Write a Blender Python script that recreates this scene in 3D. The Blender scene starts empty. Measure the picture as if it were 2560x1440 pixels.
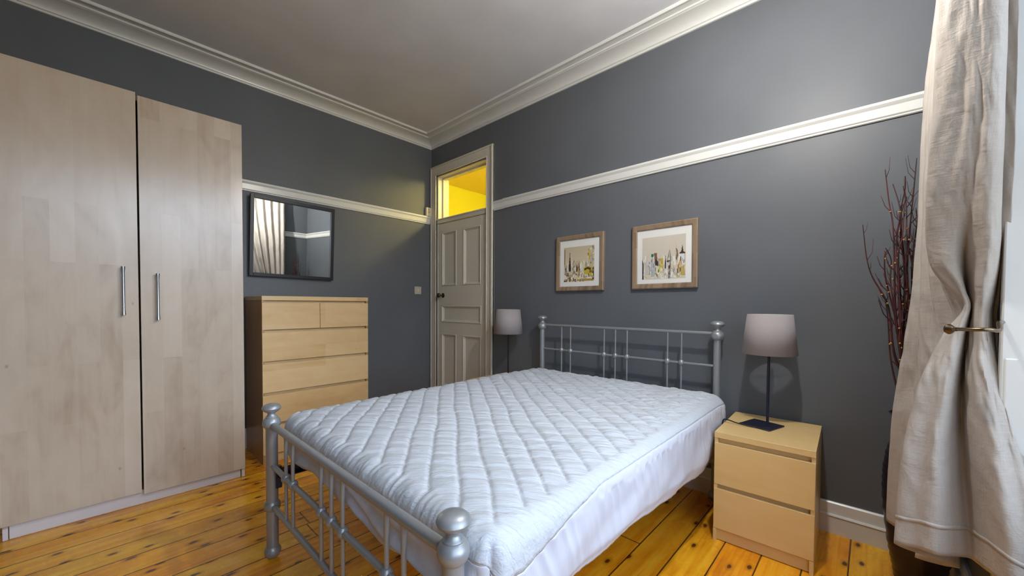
import bpy, bmesh, math, random
import numpy as np
from mathutils import Vector, Matrix, noise
random.seed(7)
SC = bpy.context.scene
COL = SC.collection
PI = math.pi

# ------------------------------------------------------------------ camera
F_PX, CY_PX = 962.7762, 782.9919
YAW, PITCH, ROLL = 0.8193, -0.0238, 0.0057
CAM = np.array([-2.6037, -3.7017, 1.181])
_f = np.array([math.sin(YAW)*math.cos(PITCH), math.cos(YAW)*math.cos(PITCH), math.sin(PITCH)])
_r = np.array([math.cos(YAW), -math.sin(YAW), 0.0]); _u = np.cross(_r, _f)
_c, _s = math.cos(ROLL), math.sin(ROLL)
CR = _c*_r + _s*_u; CU = -_s*_r + _c*_u; CF = _f
cd = bpy.data.cameras.new('camera'); cam = bpy.data.objects.new('camera', cd); COL.objects.link(cam)
cd.sensor_width = 36.0; cd.lens = F_PX/2560*36.0; cd.shift_y = (CY_PX-720)/2560; cd.clip_start = 0.05
cam.matrix_world = Matrix(((CR[0], CU[0], -CF[0], CAM[0]), (CR[1], CU[1], -CF[1], CAM[1]), (CR[2], CU[2], -CF[2], CAM[2]), (0, 0, 0, 1)))
SC.camera = cam

def at_x(px, py, x):          # measured from the photo: the point of the plane x=const seen at a pixel
    v = CF + (px-1280)/F_PX*CR - (py-CY_PX)/F_PX*CU
    t = (x-CAM[0])/v[0]
    return CAM + t*v
def y_for(px, x, z):          # y of the point with this x and z that lies on image column px
    k = (px-1280)/F_PX
    a = CR - k*CF
    dx, dz = x-CAM[0], z-CAM[2]
    return CAM[1] - (a[0]*dx + a[2]*dz)/a[1]

# ------------------------------------------------------------------ light
w = bpy.data.worlds.new('sky'); SC.world = w; w.use_nodes = True
bg = w.node_tree.nodes['Background']; bg.inputs[1].default_value = 4.6
_tc = w.node_tree.nodes.new('ShaderNodeTexCoord'); _sp = w.node_tree.nodes.new('ShaderNodeSeparateXYZ'); _rp = w.node_tree.nodes.new('ShaderNodeValToRGB')
w.node_tree.links.new(_tc.outputs['Generated'], _sp.inputs[0]); w.node_tree.links.new(_sp.outputs[2], _rp.inputs[0]); _vd = w.node_tree.nodes.new('ShaderNodeVectorMath'); _vd.operation = 'DOT_PRODUCT'; _vd.inputs[1].default_value = (.16, -.955, .25)
w.node_tree.links.new(_tc.outputs['Generated'], _vd.inputs[0]); _r2 = w.node_tree.nodes.new('ShaderNodeValToRGB'); w.node_tree.links.new(_vd.outputs['Value'], _r2.inputs[0])
_r2.color_ramp.elements[0].position = .972; _r2.color_ramp.elements[0].color = (.74, .74, .74, 1); _r2.color_ramp.elements[1].position = .997; _r2.color_ramp.elements[1].color = (2.6, 2.6, 2.6, 1)   # bright sky patch, added to give the wardrobe door its window glare
_mx = w.node_tree.nodes.new('ShaderNodeMix'); _mx.data_type = 'RGBA'; _mx.blend_type = 'MULTIPLY'; _mx.inputs[0].default_value = 1.0
w.node_tree.links.new(_rp.outputs[0], _mx.inputs[6]); w.node_tree.links.new(_r2.outputs[0], _mx.inputs[7]); w.node_tree.links.new(_mx.outputs[2], bg.inputs[0])
_e = _rp.color_ramp.elements; _e[0].position = 0.0; _e[0].color = (.22, .22, .20, 1); _e[1].position = .16; _e[1].color = (.66, .80, 1.0, 1)
LAMP_STRENGTH = 850.0
LAMP_COL = (1.0, 0.965, 0.91)
HALL_STRENGTH = 75.0
SC.view_settings.view_transform = 'Standard'; SC.view_settings.look = 'None'
SC.view_settings.exposure = 0.66; SC.view_settings.gamma = 1.0; SC.view_settings.use_curve_mapping = False

# ------------------------------------------------------------------ materials
def mat(name, col=(.5,.5,.5), rough=.5, metal=0.0, spec=.5, coat=0.0, emit=None, estr=0.0):
    m = bpy.data.materials.new(name); m.use_nodes = True
    b = m.node_tree.nodes['Principled BSDF']
    b.inputs['Base Color'].default_value = (*col, 1); b.inputs['Roughness'].default_value = rough
    b.inputs['Metallic'].default_value = metal; b.inputs['Specular IOR Level'].default_value = spec
    b.inputs['Coat Weight'].default_value = coat
    if emit: b.inputs['Emission Color'].default_value = (*emit, 1); b.inputs['Emission Strength'].default_value = estr
    return m
class NT:
    def __init__(s, m): s.t = m.node_tree; s.b = s.t.nodes['Principled BSDF']; s.tc = s.n('ShaderNodeTexCoord')
    def n(s, k, **kw):
        o = s.t.nodes.new(k)
        for a, v in kw.items(): setattr(o, a, v)
        return o
    def l(s, a, b): s.t.links.new(a, b)
    def map(s, src, scale=(1,1,1), rot=(0,0,0), loc=(0,0,0)):
        o = s.n('ShaderNodeMapping'); o.inputs['Scale'].default_value = scale; o.inputs['Rotation'].default_value = rot; o.inputs['Location'].default_value = loc
        s.l(src, o.inputs['Vector']); return o.outputs[0]
    def noise(s, v, scale=5, detail=4, rough=.5, dist=0):
        o = s.n('ShaderNodeTexNoise'); o.inputs['Scale'].default_value = scale; o.inputs['Detail'].default_value = detail
        o.inputs['Roughness'].default_value = rough; o.inputs['Distortion'].default_value = dist
        s.l(v, o.inputs['Vector']); return o.outputs['Fac']
    def ramp(s, v, stops):
        o = s.n('ShaderNodeValToRGB'); e = o.color_ramp.elements
        while len(e) < len(stops): e.new(.5)
        for i, (p, c) in enumerate(stops): e[i].position = p; e[i].color = (*c, 1) if len(c) == 3 else c
        s.l(v, o.inputs[0]); return o.outputs[0]
    def mix(s, f, a, b, mode='MIX'):
        o = s.n('ShaderNodeMix', data_type='RGBA', blend_type=mode)
        for i, v in ((0, f), (6, a), (7, b)):
            if hasattr(v, 'is_output'): s.l(v, o.inputs[i])
            elif i == 0: o.inputs[0].default_value = v
            else: o.inputs[i].default_value = (*v, 1)
        return o.outputs[2]
    def math(s, op, a, b=0.0, c=None):
        o = s.n('ShaderNodeMath', operation=op)
        for i, v in enumerate((a, b) if c is None else (a, b, c)):
            if hasattr(v, 'is_output'): s.l(v, o.inputs[i])
            else: o.inputs[i].default_value = v
        return o.outputs[0]
    def bump(s, h, strength=.3, dist=.01):
        o = s.n('ShaderNodeBump'); o.inputs['Strength'].default_value = strength; o.inputs['Distance'].default_value = dist
        s.l(h, o.inputs['Height']); s.l(o.outputs[0], s.b.inputs['Normal']); return o
    def color(s, c): s.l(c, s.b.inputs['Base Color'])

def paint_mat(name, col, rough, bump=.06, bscale=60, var=.04):
    m = mat(name, col, rough); t = NT(m); P = t.tc.outputs['Object']
    n = t.noise(P, bscale, 3, .6); n2 = t.noise(P, 2.2, 3)
    c2 = tuple(max(0, c*(1-var*2)) for c in col); c1 = tuple(c*(1+var) for c in col)
    t.color(t.ramp(n2, [(.3, c2), (.7, c1)])); t.bump(n, bump, .004)
    return m
M = {}
M['wall'] = paint_mat('grey_wall_paint', (.134, .146, .163), .46, .10, 45); M['wall'].node_tree.nodes['Principled BSDF'].inputs['Specular IOR Level'].default_value = .32
M['trim'] = paint_mat('white_gloss_paint', (.74, .75, .73), .26, .03, 30, .02)
M['door'] = paint_mat('cream_gloss_paint', (.70, .665, .565), .30, .03, 25, .02)
M['ceil'] = paint_mat('ceiling_paint', (.66, .68, .72), .7, .05, 50)
M['hall'] = mat('yellow_hall_paint', (.88, .86, .03), .6)
M['hallceil'] = mat('hall_ceiling_paint', (.9, .75, .25), .6)
M['blackfr'] = mat('black_lacquer', (.003, .003, .009), .40)
M['mirror'] = mat('mirror_glass', (.86, .90, .90), .0, 1.0)
M['mount'] = mat('white_mount_card', (.80, .80, .78), .6)
M['black'] = mat('dark_navy_metal', (.010, .010, .028), .42, .0)
M['cord'] = mat('black_rubber_cord', (.01, .01, .015), .5)
M['brass'] = mat('aged_brass', (.20, .15, .09), .25, 1.0)
M['knobm'] = mat('dark_bronze_knob', (.16, .13, .11), .25, 1.0)
M['steel'] = mat('brushed_steel', (.56, .60, .64), .30, 1.0)
M['plate'] = mat('cream_metal_plate', (.55, .52, .42), .4, .2)
M['white_pl'] = mat('ivory_plastic', (.78, .72, .55), .4)
M['print_ink'] = mat('grey_printed_ink', (.30, .26, .2), .6)
M['dark'] = mat('dark_void', (.012, .010, .012), .8)
M['gap'] = mat('vent_plate_paint', (.62, .60, .55), .5)
M['bulb'] = mat('warm_bulb', (1, 1, 1), .4, emit=LAMP_COL, estr=LAMP_STRENGTH)
M['hallbulb'] = mat('hall_bulb', (1, 1, 1), .4, emit=(1.0, .84, .36), estr=HALL_STRENGTH)

# silver painted metal
m = mat('silver_metallic_paint', (.33, .35, .37), .32, .45); t = NT(m)
n = t.noise(t.tc.outputs['Object'], 35, 4, .6); t.l(t.ramp(n, [(.3, (.32,)*3), (.75, (.44,)*3)]), t.b.inputs['Roughness']); M['silver'] = m

# transparent pane
def pane(name):
    m = bpy.data.materials.new(name); m.use_nodes = True; nt = m.node_tree; nt.nodes.clear()
    o = nt.nodes.new('ShaderNodeOutputMaterial'); a = nt.nodes.new('ShaderNodeBsdfTransparent'); g = nt.nodes.new('ShaderNodeBsdfGlossy')
    g.inputs['Roughness'].default_value = .02; x = nt.nodes.new('ShaderNodeMixShader'); x.inputs[0].default_value = .05
    nt.links.new(a.outputs[0], x.inputs[1]); nt.links.new(g.outputs[0], x.inputs[2]); nt.links.new(x.outputs[0], o.inputs[0]); return m
M['pane'] = pane('clear_pane')

# wood veneers: strips of birch running along one axis
def veneer(name, light, mid, dark, axis='Z', strip=.085, length=.62, rough=.38, contrast=.5):
    m = mat(name, mid, rough); t = NT(m); P = t.tc.outputs['Object']
    sp = t.n('ShaderNodeSeparateXYZ'); t.l(P, sp.inputs[0])
    along = {'X': 0, 'Y': 1, 'Z': 2}[axis]
    others = [i for i in range(3) if i != along]
    acr = t.math('ADD', sp.outputs[others[0]], t.math('MULTIPLY', sp.outputs[others[1]], 1.0)) if axis == 'Z' else (sp.outputs[2] if axis != 'Z' else None)
    cm = t.n('ShaderNodeCombineXYZ'); t.l(sp.outputs[along], cm.inputs[0]); t.l(acr, cm.inputs[1])
    br = t.n('ShaderNodeTexBrick'); t.l(cm.outputs[0], br.inputs['Vector'])
    br.inputs['Color1'].default_value = (0, 0, 0, 1); br.inputs['Color2'].default_value = (1, 1, 1, 1); br.inputs['Mortar'].default_value = (.5, .5, .5, 1)
    br.inputs['Scale'].default_value = 1; br.inputs['Mortar Size'].default_value = 0; br.inputs['Brick Width'].default_value = length; br.inputs['Row Height'].default_value = strip
    br.offset = .37; br.squash = 1.0
    sc = [22, 22, 22]; sc[along] = 1.6
    v = t.map(P, tuple(sc)); n1 = t.noise(v, 1.0, 5, .6, .6)
    v2 = t.map(P, tuple(2.6 if i != along else 1.1 for i in range(3))); n2 = t.noise(v2, 2.5, 3, .5, 1.5)
    f = t.math('ADD', t.math('MULTIPLY', br.outputs['Color'], contrast), t.math('ADD', t.math('MULTIPLY', n1, .35), t.math('MULTIPLY', n2, .65-contrast*.3)))
    c = t.ramp(f, [(.30, light), (.68, mid), (1.05 if False else 1.0, dark)])
    vv = t.n('ShaderNodeTexVoronoi'); vv.inputs['Scale'].default_value = 3.1; sk = [1.6, 1.6, 1.6]; sk[along] = 1.0
    t.l(t.map(P, tuple(sk)), vv.inputs['Vector'])
    k = t.ramp(vv.outputs['Distance'], [(.012, (0.72,)*3), (.04, (1,)*3)])
    t.color(t.mix(1.0, c, k, 'MULTIPLY')); t.bump(n1, .04, .002)
    return m
M['birch_w'] = veneer('pale_birch_veneer', (.57, .49, .395), (.49, .405, .315), (.37, .275, .20), 'Z', .085, .85, .22, .30)
M['birch_x'] = veneer('honey_birch_veneer', (.76, .56, .30), (.69, .47, .22), (.53, .32, .12), 'X', .17, .7, .33, .28)
M['birch_y'] = veneer('honey_birch_veneer_bedside', (.78, .57, .27), (.73, .50, .205), (.60, .38, .13), 'Y', .16, .6, .33, .22)
M['birch_shaded'] = veneer('honey_birch_shaded', (.50, .30, .12), (.42, .24, .09), (.30, .16, .06), 'Z', .12, .6, .35, .2)  # same honey birch; shade on the chest sides put into darker colours
M['plinth'] = mat('pale_lilac_foil', (.60, .56, .56), .4)
M['framewood'] = veneer('grey_oak_frame', (.34, .25, .17), (.27, .19, .125), (.15, .10, .065), 'Z', .02, .11, .5, .45)

# floor boards
def floor_mat():
    m = mat('varnished_pine_boards', (.5, .28, .06), .26); t = NT(m); P = t.tc.outputs['Object']
    sp = t.n('ShaderNodeSeparateXYZ'); t.l(P, sp.inputs[0]); X, Y = sp.outputs[0], sp.outputs[1]
    W = .152
    yy = t.math('DIVIDE', t.math('ADD', Y, .0), W); idx = t.math('FLOOR', yy); fr = t.math('FRACT', yy)
    wn = t.n('ShaderNodeTexWhiteNoise', noise_dimensions='1D'); t.l(idx, wn.inputs['W']); rnd = wn.outputs['Value']
    xs = t.math('ADD', X, t.math('MULTIPLY', rnd, 7.3)); xi = t.math('DIVIDE', xs, 2.9); jf = t.math('FRACT', xi)
    cb = t.n('ShaderNodeCombineXYZ'); t.l(t.math('MULTIPLY', xs, .75), cb.inputs[0]); t.l(t.math('MULTIPLY', Y, 16), cb.inputs[1]); t.l(t.math('MULTIPLY', idx, 3.7), cb.inputs[2])
    g = t.noise(cb.outputs[0], 1.5, 6, .62, 1.1)
    cb2 = t.n('ShaderNodeCombineXYZ'); t.l(t.math('MULTIPLY', xs, 2.0), cb2.inputs[0]); t.l(t.math('MULTIPLY', Y, 5), cb2.inputs[1]); t.l(idx, cb2.inputs[2])
    g2 = t.noise(cb2.outputs[0], 1.2, 3, .5, .8)
    c = t.ramp(t.math('ADD', t.math('MULTIPLY', g, .55), t.math('MULTIPLY', g2, .45)), [(.30, (.46, .135, .003)), (.44, (.76, .31, .009)), (.56, (.90, .46, .020)), (.72, (.96, .60, .06))])
    tint = t.ramp(rnd, [(0, (1.0, .80, .62)), (.5, (1, .95, .9)), (1, (.9, 1.0, 1.05))])
    c = t.mix(.8, c, tint, 'MULTIPLY')
    # knots
    cv = t.n('ShaderNodeCombineXYZ'); t.l(t.math('MULTIPLY', xs, 5.2), cv.inputs[0]); t.l(t.math('ADD', t.math('MULTIPLY', Y, 11.0), t.math('MULTIPLY', rnd, 40)), cv.inputs[1]); t.l(t.math('MULTIPLY', rnd, 30), cv.inputs[2])
    vo = t.n('ShaderNodeTexVoronoi', voronoi_dimensions='2D'); vo.inputs['Scale'].default_value = 1.0; t.l(cv.outputs[0], vo.inputs['Vector'])
    cn = t.n('ShaderNodeVectorMath', operation='SCALE')
    dist = t.math('ADD', vo.outputs['Distance'], t.math('MULTIPLY', t.math('SUBTRACT', t.noise(cv.outputs[0], 5, 2), .5), .10))
    vs3 = t.n('ShaderNodeSeparateColor'); t.l(vo.outputs['Color'], vs3.inputs[0])
    dist = t.math('ADD', dist, t.math('MULTIPLY', t.math('GREATER_THAN', .50, vs3.outputs[0]), 1.0))
    c = t.mix(t.ramp(dist, [(.0, (1,)*3), (.075, (.95,)*3), (.11, (.35,)*3), (.22, (0,)*3)]), c, (.10, .024, .004))
    # gaps
    e = t.math('MINIMUM', fr, t.math('SUBTRACT', 1.0, fr)); je = t.math('MULTIPLY', t.math('MINIMUM', jf, t.math('SUBTRACT', 1.0, jf)), 19.0)
    gap = t.math('MINIMUM', e, je); gm = t.ramp(gap, [(.008, (1,)*3), (.028, (0,)*3)])
    c = t.mix(gm, c, (.035, .014, .004)); t.color(c)
    rr = t.ramp(t.noise(P, 9, 4), [(.3, (.20,)*3), (.75, (.36,)*3)]); t.l(rr, t.b.inputs['Roughness'])
    h = t.math('SUBTRACT', t.math('MULTIPLY', g, .15), gm); t.bump(h, .35, .003)
    return m
M['floor'] = floor_mat()

# fabrics
def linen(name, col, scale=900, bump=.35, var=.10):
    m = mat(name, col, .85, spec=.2); t = NT(m); P = t.tc.outputs['Object']
    a = t.noise(t.map(P, (1, 1, .07)), scale*.55, 2); b = t.noise(t.map(P, (.07, .07, 1)), scale*.55, 2); n3 = t.noise(P, 7, 4, .6)
    h = t.math('ADD', a, b)
    c2 = tuple(c*(1-var) for c in col); c1 = tuple(min(1, c*(1+var)) for c in col)
    base = t.ramp(t.math('ADD', t.math('MULTIPLY', h, .35), t.math('MULTIPLY', n3, .3)), [(.35, c2), (.65, c1)])
    t.color(base)
    hh = t.math('ADD', t.math('MULTIPLY', h, .25), t.math('MULTIPLY', t.noise(P, 16, 4, .55, .8), 1.6)); t.bump(hh, bump, .006)
    return m
M['linen'] = linen('natural_linen', (.45, .41, .37), 420, .42, .06)
M['shade'] = linen('taupe_lampshade_fabric', (.36, .325, .325), 800, .06, .03)
M['lining'] = mat('white_shade_lining', (.8, .8, .78), .6)
m = mat('white_quilted_cotton', (.56, .60, .66), .75, spec=.25); t = NT(m); P = t.tc.outputs['Object']
q = t.noise(t.map(t.map(P, rot=(0, 0, .885)), (10, 62, 30)), 1.3, 4, .6, .6); q2 = t.noise(P, 260, 2)
t.bump(t.math('ADD', t.math('MULTIPLY', q, 1.0), t.math('MULTIPLY', q2, .03)), .75, .010); M['quilt'] = m
m = mat('white_cotton_skirt', (.58, .60, .68), .8, spec=.2); t = NT(m); P = t.tc.outputs['Object']
t.bump(t.noise(t.map(P, (1, 1, .25)), 24, 4, .6, .5), .3, .008); M['skirt'] = m
m = mat('dark_glazed_ceramic', (.016, .010, .022), .3); t = NT(m); M['vase'] = m
m = mat('red_brown_twig', (.05, .012, .010), .6); t = NT(m); n = t.noise(t.tc.outputs['Object'], 14, 3)
t.color(t.ramp(n, [(.35, (.020, .008, .008)), (.55, (.070, .008, .008)), (.75, (.13, .018, .010))])); M['twig'] = m
M['bud'] = mat('yellow_bud', (.5, .28, .06), .6)
M['mattress'] = mat('cream_ticking', (.6, .57, .52), .8)
M['radiator'] = mat('white_enamel', (.8, .8, .8), .3)

# ------------------------------------------------------------------ mesh helpers
class MB:
    def __init__(s): s.v = []; s.f = []
    def add(s, vs, fs):
        o = len(s.v); s.v += [tuple(float(c) for c in p) for p in vs]; s.f += [tuple(i+o for i in q) for q in fs]; return s
    def box(s, a, b):
        x0, x1 = sorted((a[0], b[0])); y0, y1 = sorted((a[1], b[1])); z0, z1 = sorted((a[2], b[2]))
        return s.add([(x0,y0,z0),(x1,y0,z0),(x1,y1,z0),(x0,y1,z0),(x0,y0,z1),(x1,y0,z1),(x1,y1,z1),(x0,y1,z1)],
                     [(0,3,2,1),(4,5,6,7),(0,1,5,4),(1,2,6,5),(2,3,7,6),(3,0,4,7)])
    def tube(s, pts, r, n=10, caps=True):
        pts = [Vector(p) for p in pts]; rs = r if isinstance(r, (list, tuple)) else [r]*len(pts); rings = []
        prev = None
        for i, p in enumerate(pts):
            d = (pts[min(i+1, len(pts)-1)] - pts[max(i-1, 0)]).normalized()
            if prev is None:
                a = Vector((0, 0, 1)) if abs(d.z) < .9 else Vector((1, 0, 0)); u = d.cross(a).normalized()
            else: u = (prev - d*prev.dot(d)).normalized()
            prev = u; w_ = d.cross(u); rings.append([p + (u*math.cos(2*PI*k/n) + w_*math.sin(2*PI*k/n))*rs[i] for k in range(n)])
        vs = [q for rg in rings for q in rg]; fs = []
        for i in range(len(rings)-1):
            for k in range(n): fs.append((i*n+k, i*n+(k+1) % n, (i+1)*n+(k+1) % n, (i+1)*n+k))
        if caps: fs.append(tuple(range(n-1, -1, -1))); fs.append(tuple((len(rings)-1)*n+k for k in range(n)))
        return s.add(vs, fs)
    def lathe(s, prof, c=(0,0,0), n=28, closed=True):
        vs = []; fs = []
        for r, z in prof:
            for k in range(n): vs.append((c[0]+r*math.cos(2*PI*k/n), c[1]+r*math.sin(2*PI*k/n), c[2]+z))
        for i in range(len(prof)-1):
            for k in range(n): fs.append((i*n+k, i*n+(k+1) % n, (i+1)*n+(k+1) % n, (i+1)*n+k))
        if closed: fs.append(tuple(range(n-1, -1, -1))); fs.append(tuple((len(prof)-1)*n+k for k in range(n)))
        return s.add(vs, fs)
    def sphere(s, c, r, n=16, sz=1.0):
        return s.lathe([(max(1e-4, r*math.sin(PI*i/10)), -r*sz*math.cos(PI*i/10)) for i in range(11)], c, n)
    def sweep(s, prof, ax, a, b, mk):   # profile (d,z) pulled along an axis; mk(d, t, z) -> point ; profile closed
        n = len(prof); vs = [mk(d, a, z, 0) for d, z in prof] + [mk(d, b, z, 1) for d, z in prof]
        fs = [(k, (k+1) % n, n+(k+1) % n, n+k) for k in range(n)] + [tuple(range(n-1, -1, -1)), tuple(range(n, 2*n))]
        return s.add(vs, fs)
def obj(name, mb, m, parent=None, smooth=True, bevel=0.0, angle=38, mats=None):
    me = bpy.data.meshes.new(name); me.from_pydata(mb.v, [], mb.f); me.validate()
    bm = bmesh.new(); bm.from_mesh(me); bmesh.ops.recalc_face_normals(bm, faces=bm.faces); bm.to_mesh(me); bm.free()
    me.materials.append(m)
    if mats:
        for x in mats: me.materials.append(x)
    o = bpy.data.objects.new(name, me); COL.objects.link(o)
    if smooth:
        me.polygons.foreach_set('use_smooth', [True]*len(me.polygons)); me.set_sharp_from_angle(angle=math.radians(angle))
    if bevel: md = o.modifiers.new('bevel', 'BEVEL'); md.width = bevel; md.segments = 2; md.limit_method = 'ANGLE'; md.harden_normals = False
    if parent: o.parent = parent
    return o
def tag(o, label, cat, group=None):
    o['label'] = label; o['category'] = cat
    if group: o['group'] = group
    return o
def thing(name, label, cat, loc=(0,0,0), rz=0, group=None, rot=None):
    o = bpy.data.objects.new(name, None); COL.objects.link(o); o.location = loc; o.rotation_euler = rot if rot else (0, 0, rz)
    o.empty_display_size = .1; return tag(o, label, cat, group)
def struct(name, mb, m, **k):
    o = obj(name, mb, m, **k); o['kind'] = 'structure'; return o
def copy_tree(o, parent=None):
    c = o.copy(); COL.objects.link(c)
    if parent: c.parent = parent
    for ch in list(o.children): copy_tree(ch, c)
    return c
def prism(mb, pts, fn0, fn1):   # polygon pts extruded between two maps
    n = len(pts); mb.add([fn0(p) for p in pts]+[fn1(p) for p in pts], [(k, (k+1) % n, n+(k+1) % n, n+k) for k in range(n)]+[tuple(range(n-1, -1, -1)), tuple(range(n, 2*n))])
def smoothstep(a, b, x): t_ = min(1, max(0, (x-a)/(b-a))); return t_*t_*(3-2*t_)

# ------------------------------------------------------------------ room shell
XL, YW, ZC = -4.7, -4.0, 3.0        # left wall, window wall, ceiling
BX0, BX1, BY = -.76, -3.35, -4.42   # bay opening and its window plane
HX0, HX1, HY0, HY1 = .14, 1.5, -2.6, .7
fl = MB().box((XL, BY-.1, -.05), (HX1, HY1, 0)); struct('floor', fl, M['floor'], smooth=False)
struct('ceiling', MB().box((XL, BY-.1, ZC), (.14, .12, ZC+.05)), M['ceil'], smooth=False)
struct('wall_back', MB().box((XL, 0, 0), (0, .12, ZC)), M['wall'], smooth=False)
struct('wall_left', MB().box((XL-.12, BY, 0), (XL, .12, ZC)), M['wall'], smooth=False)
OY0, OY1, OZ = -.115, -.935, 2.605  # doorway opening
wr = MB().box((0, .12, 0), (.14, OY0, ZC)).box((0, OY1, 0), (.14, BY, ZC)).box((0, OY0, OZ), (.14, OY1, ZC))
struct('wall_right', wr, M['wall'], smooth=False)
ww = MB().box((BX0, YW, 0), (0, BY-.1, ZC)).box((XL, YW, 0), (BX1, BY-.1, ZC)).box((BX0, BY, 0), (BX1, BY-.1, .62)).box((BX0, BY, 2.78), (BX1, BY-.1, ZC))
struct('wall_window', ww, M['wall'], smooth=False)
# white lined reveal of the bay beside the curtain
rv = MB().box((BX0, YW+.004, 0), (BX0-.022, BY, ZC-.02)).box((BX0, YW+.018, 0), (BX0-.03, YW-.05, ZC-.02)).box((BX0-.005, YW+.01, 0), (BX0-.034, BY, 1.03))
struct('trim_1', rv, M['trim'], bevel=.004)
# hallway beyond the door
hl = MB().box((HX1, HY0, 0), (HX1+.1, HY1, ZC)).box((HX0, HY1, 0), (HX1, HY1+.1, ZC)).box((HX0, HY0-.1, 0), (HX1, HY0, ZC)).box((HX0, OY0+.02, 0), (HX0+.01, HY1, ZC)).box((HX0, HY0, 0), (HX0+.01, OY1-.02, ZC))
struct('wall_hall', hl, M['hall'], smooth=False)
struct('ceiling_hall', MB().box((HX0, HY0, 2.86), (HX1, HY1, 2.96)), M['hallceil'], smooth=False)

# cornice (profile d from wall, z)
def arc(cx, cz, rx, rz, a0, a1, n): return [(cx+rx*math.cos(a0+(a1-a0)*i/n), cz+rz*math.sin(a0+(a1-a0)*i/n)) for i in range(n+1)]
corn = [(0, 2.925), (.012, 2.925), (.014, 2.937), (.022, 2.941)] + arc(.125, 2.937, .100, .043, PI, PI/2, 8)[0:] + [(.130, 2.986), (.134, 2.980), (.142, 2.982), (.143, 2.990), (.19, 2.9915), (.192, 2.985), (.203, 2.984), (.208, 2.990), (.21, 3.0), (0, 3.0)]
cb = MB()
cb.sweep(corn, 0, XL, 0, lambda d, t_, z, e: (t_ if e == 0 else t_-d, -d, z))
struct('trim_2', cb, M['trim'], angle=25)
cb = MB(); cb.sweep(corn, 0, BY, 0, lambda d, t_, z, e: (-d, t_ if e == 0 else t_-d, z))
struct('trim_3', cb, M['trim'], angle=25)
# picture rails
rail = [(0, 2.082), (.006, 2.078), (.012, 2.082), (.012, 2.088), (.018, 2.094), (.020, 2.135), (.024, 2.140), (.030, 2.150), (.030, 2.160), (.024, 2.165), (0, 2.165)]
def yrun(prof, a, b, dx=0): return MB().sweep(prof, 1, a, b, lambda d, t_, z, e: (dx-d, t_, z))
def xrun(prof, a, b): return MB().sweep(prof, 0, a, b, lambda d, t_, z, e: (t_, -d, z))
struct('trim_4', xrun(rail, XL, -.03), M['trim'], angle=30)
rr = yrun(rail, -1.165, YW); rr2 = yrun([(d*.9, z-.003) for d, z in rail], -1.028, -1.165); rr.add(rr2.v, rr2.f)
struct('trim_5', rr, M['trim'], angle=30)
struct('trim_6', MB().sweep(rail, 0, BX0, 0, lambda d, t_, z, e: (t_, YW+d, z)), M['trim'], angle=30)
# baseboards
base = [(0, 0), (.024, 0), (.024, .088), (.028, .092), (.024, .098), (.016, .100), (.015, .104), (.017, .14), (.015, .154), (.009, .160), (0, .160)]
struct('baseboard_back', xrun(base, XL, -.02), M['trim'], angle=30)
struct('baseboard_right', yrun(base, -1.03, YW), M['trim'], angle=30)
struct('baseboard_window', MB().sweep(base, 0, BX0, 0, lambda d, t_, z, e: (t_, YW+d, z)), M['trim'], angle=30)

# bay window
wf = bpy.data.objects.new('window_1', None); COL.objects.link(wf); wf['kind'] = 'structure'
fr = MB(); xs_ = [BX0-.03 + (BX1-BX0+.03)*i/4 for i in range(5)]
for x in xs_: fr.box((x-.04, BY+.03, .62), (x+.04, BY-.05, 2.78))
for z in (.62, 1.66, 2.70): fr.box((BX0, BY+.028, z), (BX1, BY-.048, z+.08))
obj('window_frame', fr, M['trim'], wf, bevel=.004)
obj('pane', MB().box((BX0, BY-.02, .66), (BX1, BY-.024, 2.74)), M['pane'], wf, smooth=False)
obj('window_sill', MB().box((BX0-.02, BY+.14, .575), (BX1, BY, .615)), M['trim'], wf, bevel=.005)
pl = bpy.data.lights.new('window_portal', 'AREA'); pl.shape = 'RECTANGLE'; pl.size = 2.5; pl.size_y = 2.1; pl.cycles.is_portal = True
po = bpy.data.objects.new('window_portal', pl); COL.objects.link(po); po.location = ((BX0+BX1)/2, BY-.07, 1.7); po.rotation_euler = (PI/2, 0, 0)

# ------------------------------------------------------------------ door with transom
dr = bpy.data.objects.new('door_1', None); COL.objects.link(dr); dr['kind'] = 'structure'; dr.location = (0, 0, 0)
# casing: profile across width, mitred around opening
cas = MB()
CY0, CY1, CZ = -.014, -1.030, 2.708
def frame_run(mb, y_in0, y_in1, z_in, y_o0, y_o1, z_o, x0, x1):
    mb.box((x0, y_o0, 0), (x1, y_in0, z_o)); mb.box((x0, y_o1, 0), (x1, y_in1, z_o)); mb.box((x0, y_in0, z_in), (x1, y_in1, z_o))
frame_run(cas, OY0, OY1, OZ, CY0, CY1, CZ, .002, -.020)
cas.box((0, CY1, 0), (-.034, CY1+.020, CZ)); cas.box((0, CY0, 0), (-.026, CY0-.012, CZ)); cas.box((0, CY0, CZ-.012), (-.030, CY1, CZ+.004))
cas.box((0, OY0+.012, 0), (-.026, OY0, OZ+.01)); cas.box((0, OY1-.0, 0), (-.026, OY1-.012, OZ+.01)); cas.box((0, OY0, OZ), (-.026, OY1, OZ+.012))
obj('door_frame', cas, M['door'], dr, bevel=.004)
jb = MB(); jb.box((0, OY0, 0), (.15, OY0-.012, OZ)); jb.box((0, OY1, 0), (.15, OY1+.012, OZ)); jb.box((0, OY0, OZ), (.15, OY1, OZ-.012))
for x0, x1 in ((.058, .082),): jb.box((x0, OY0-.012, 2.12), (x1, OY0-.028, OZ)); jb.box((x0, OY1, 2.12), (x1, OY1+.028, OZ)); jb.box((x0, OY0, OZ-.012), (x1, OY1, OZ-.030))
obj('door_jamb', jb, M['door'], dr, bevel=.002)
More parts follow.
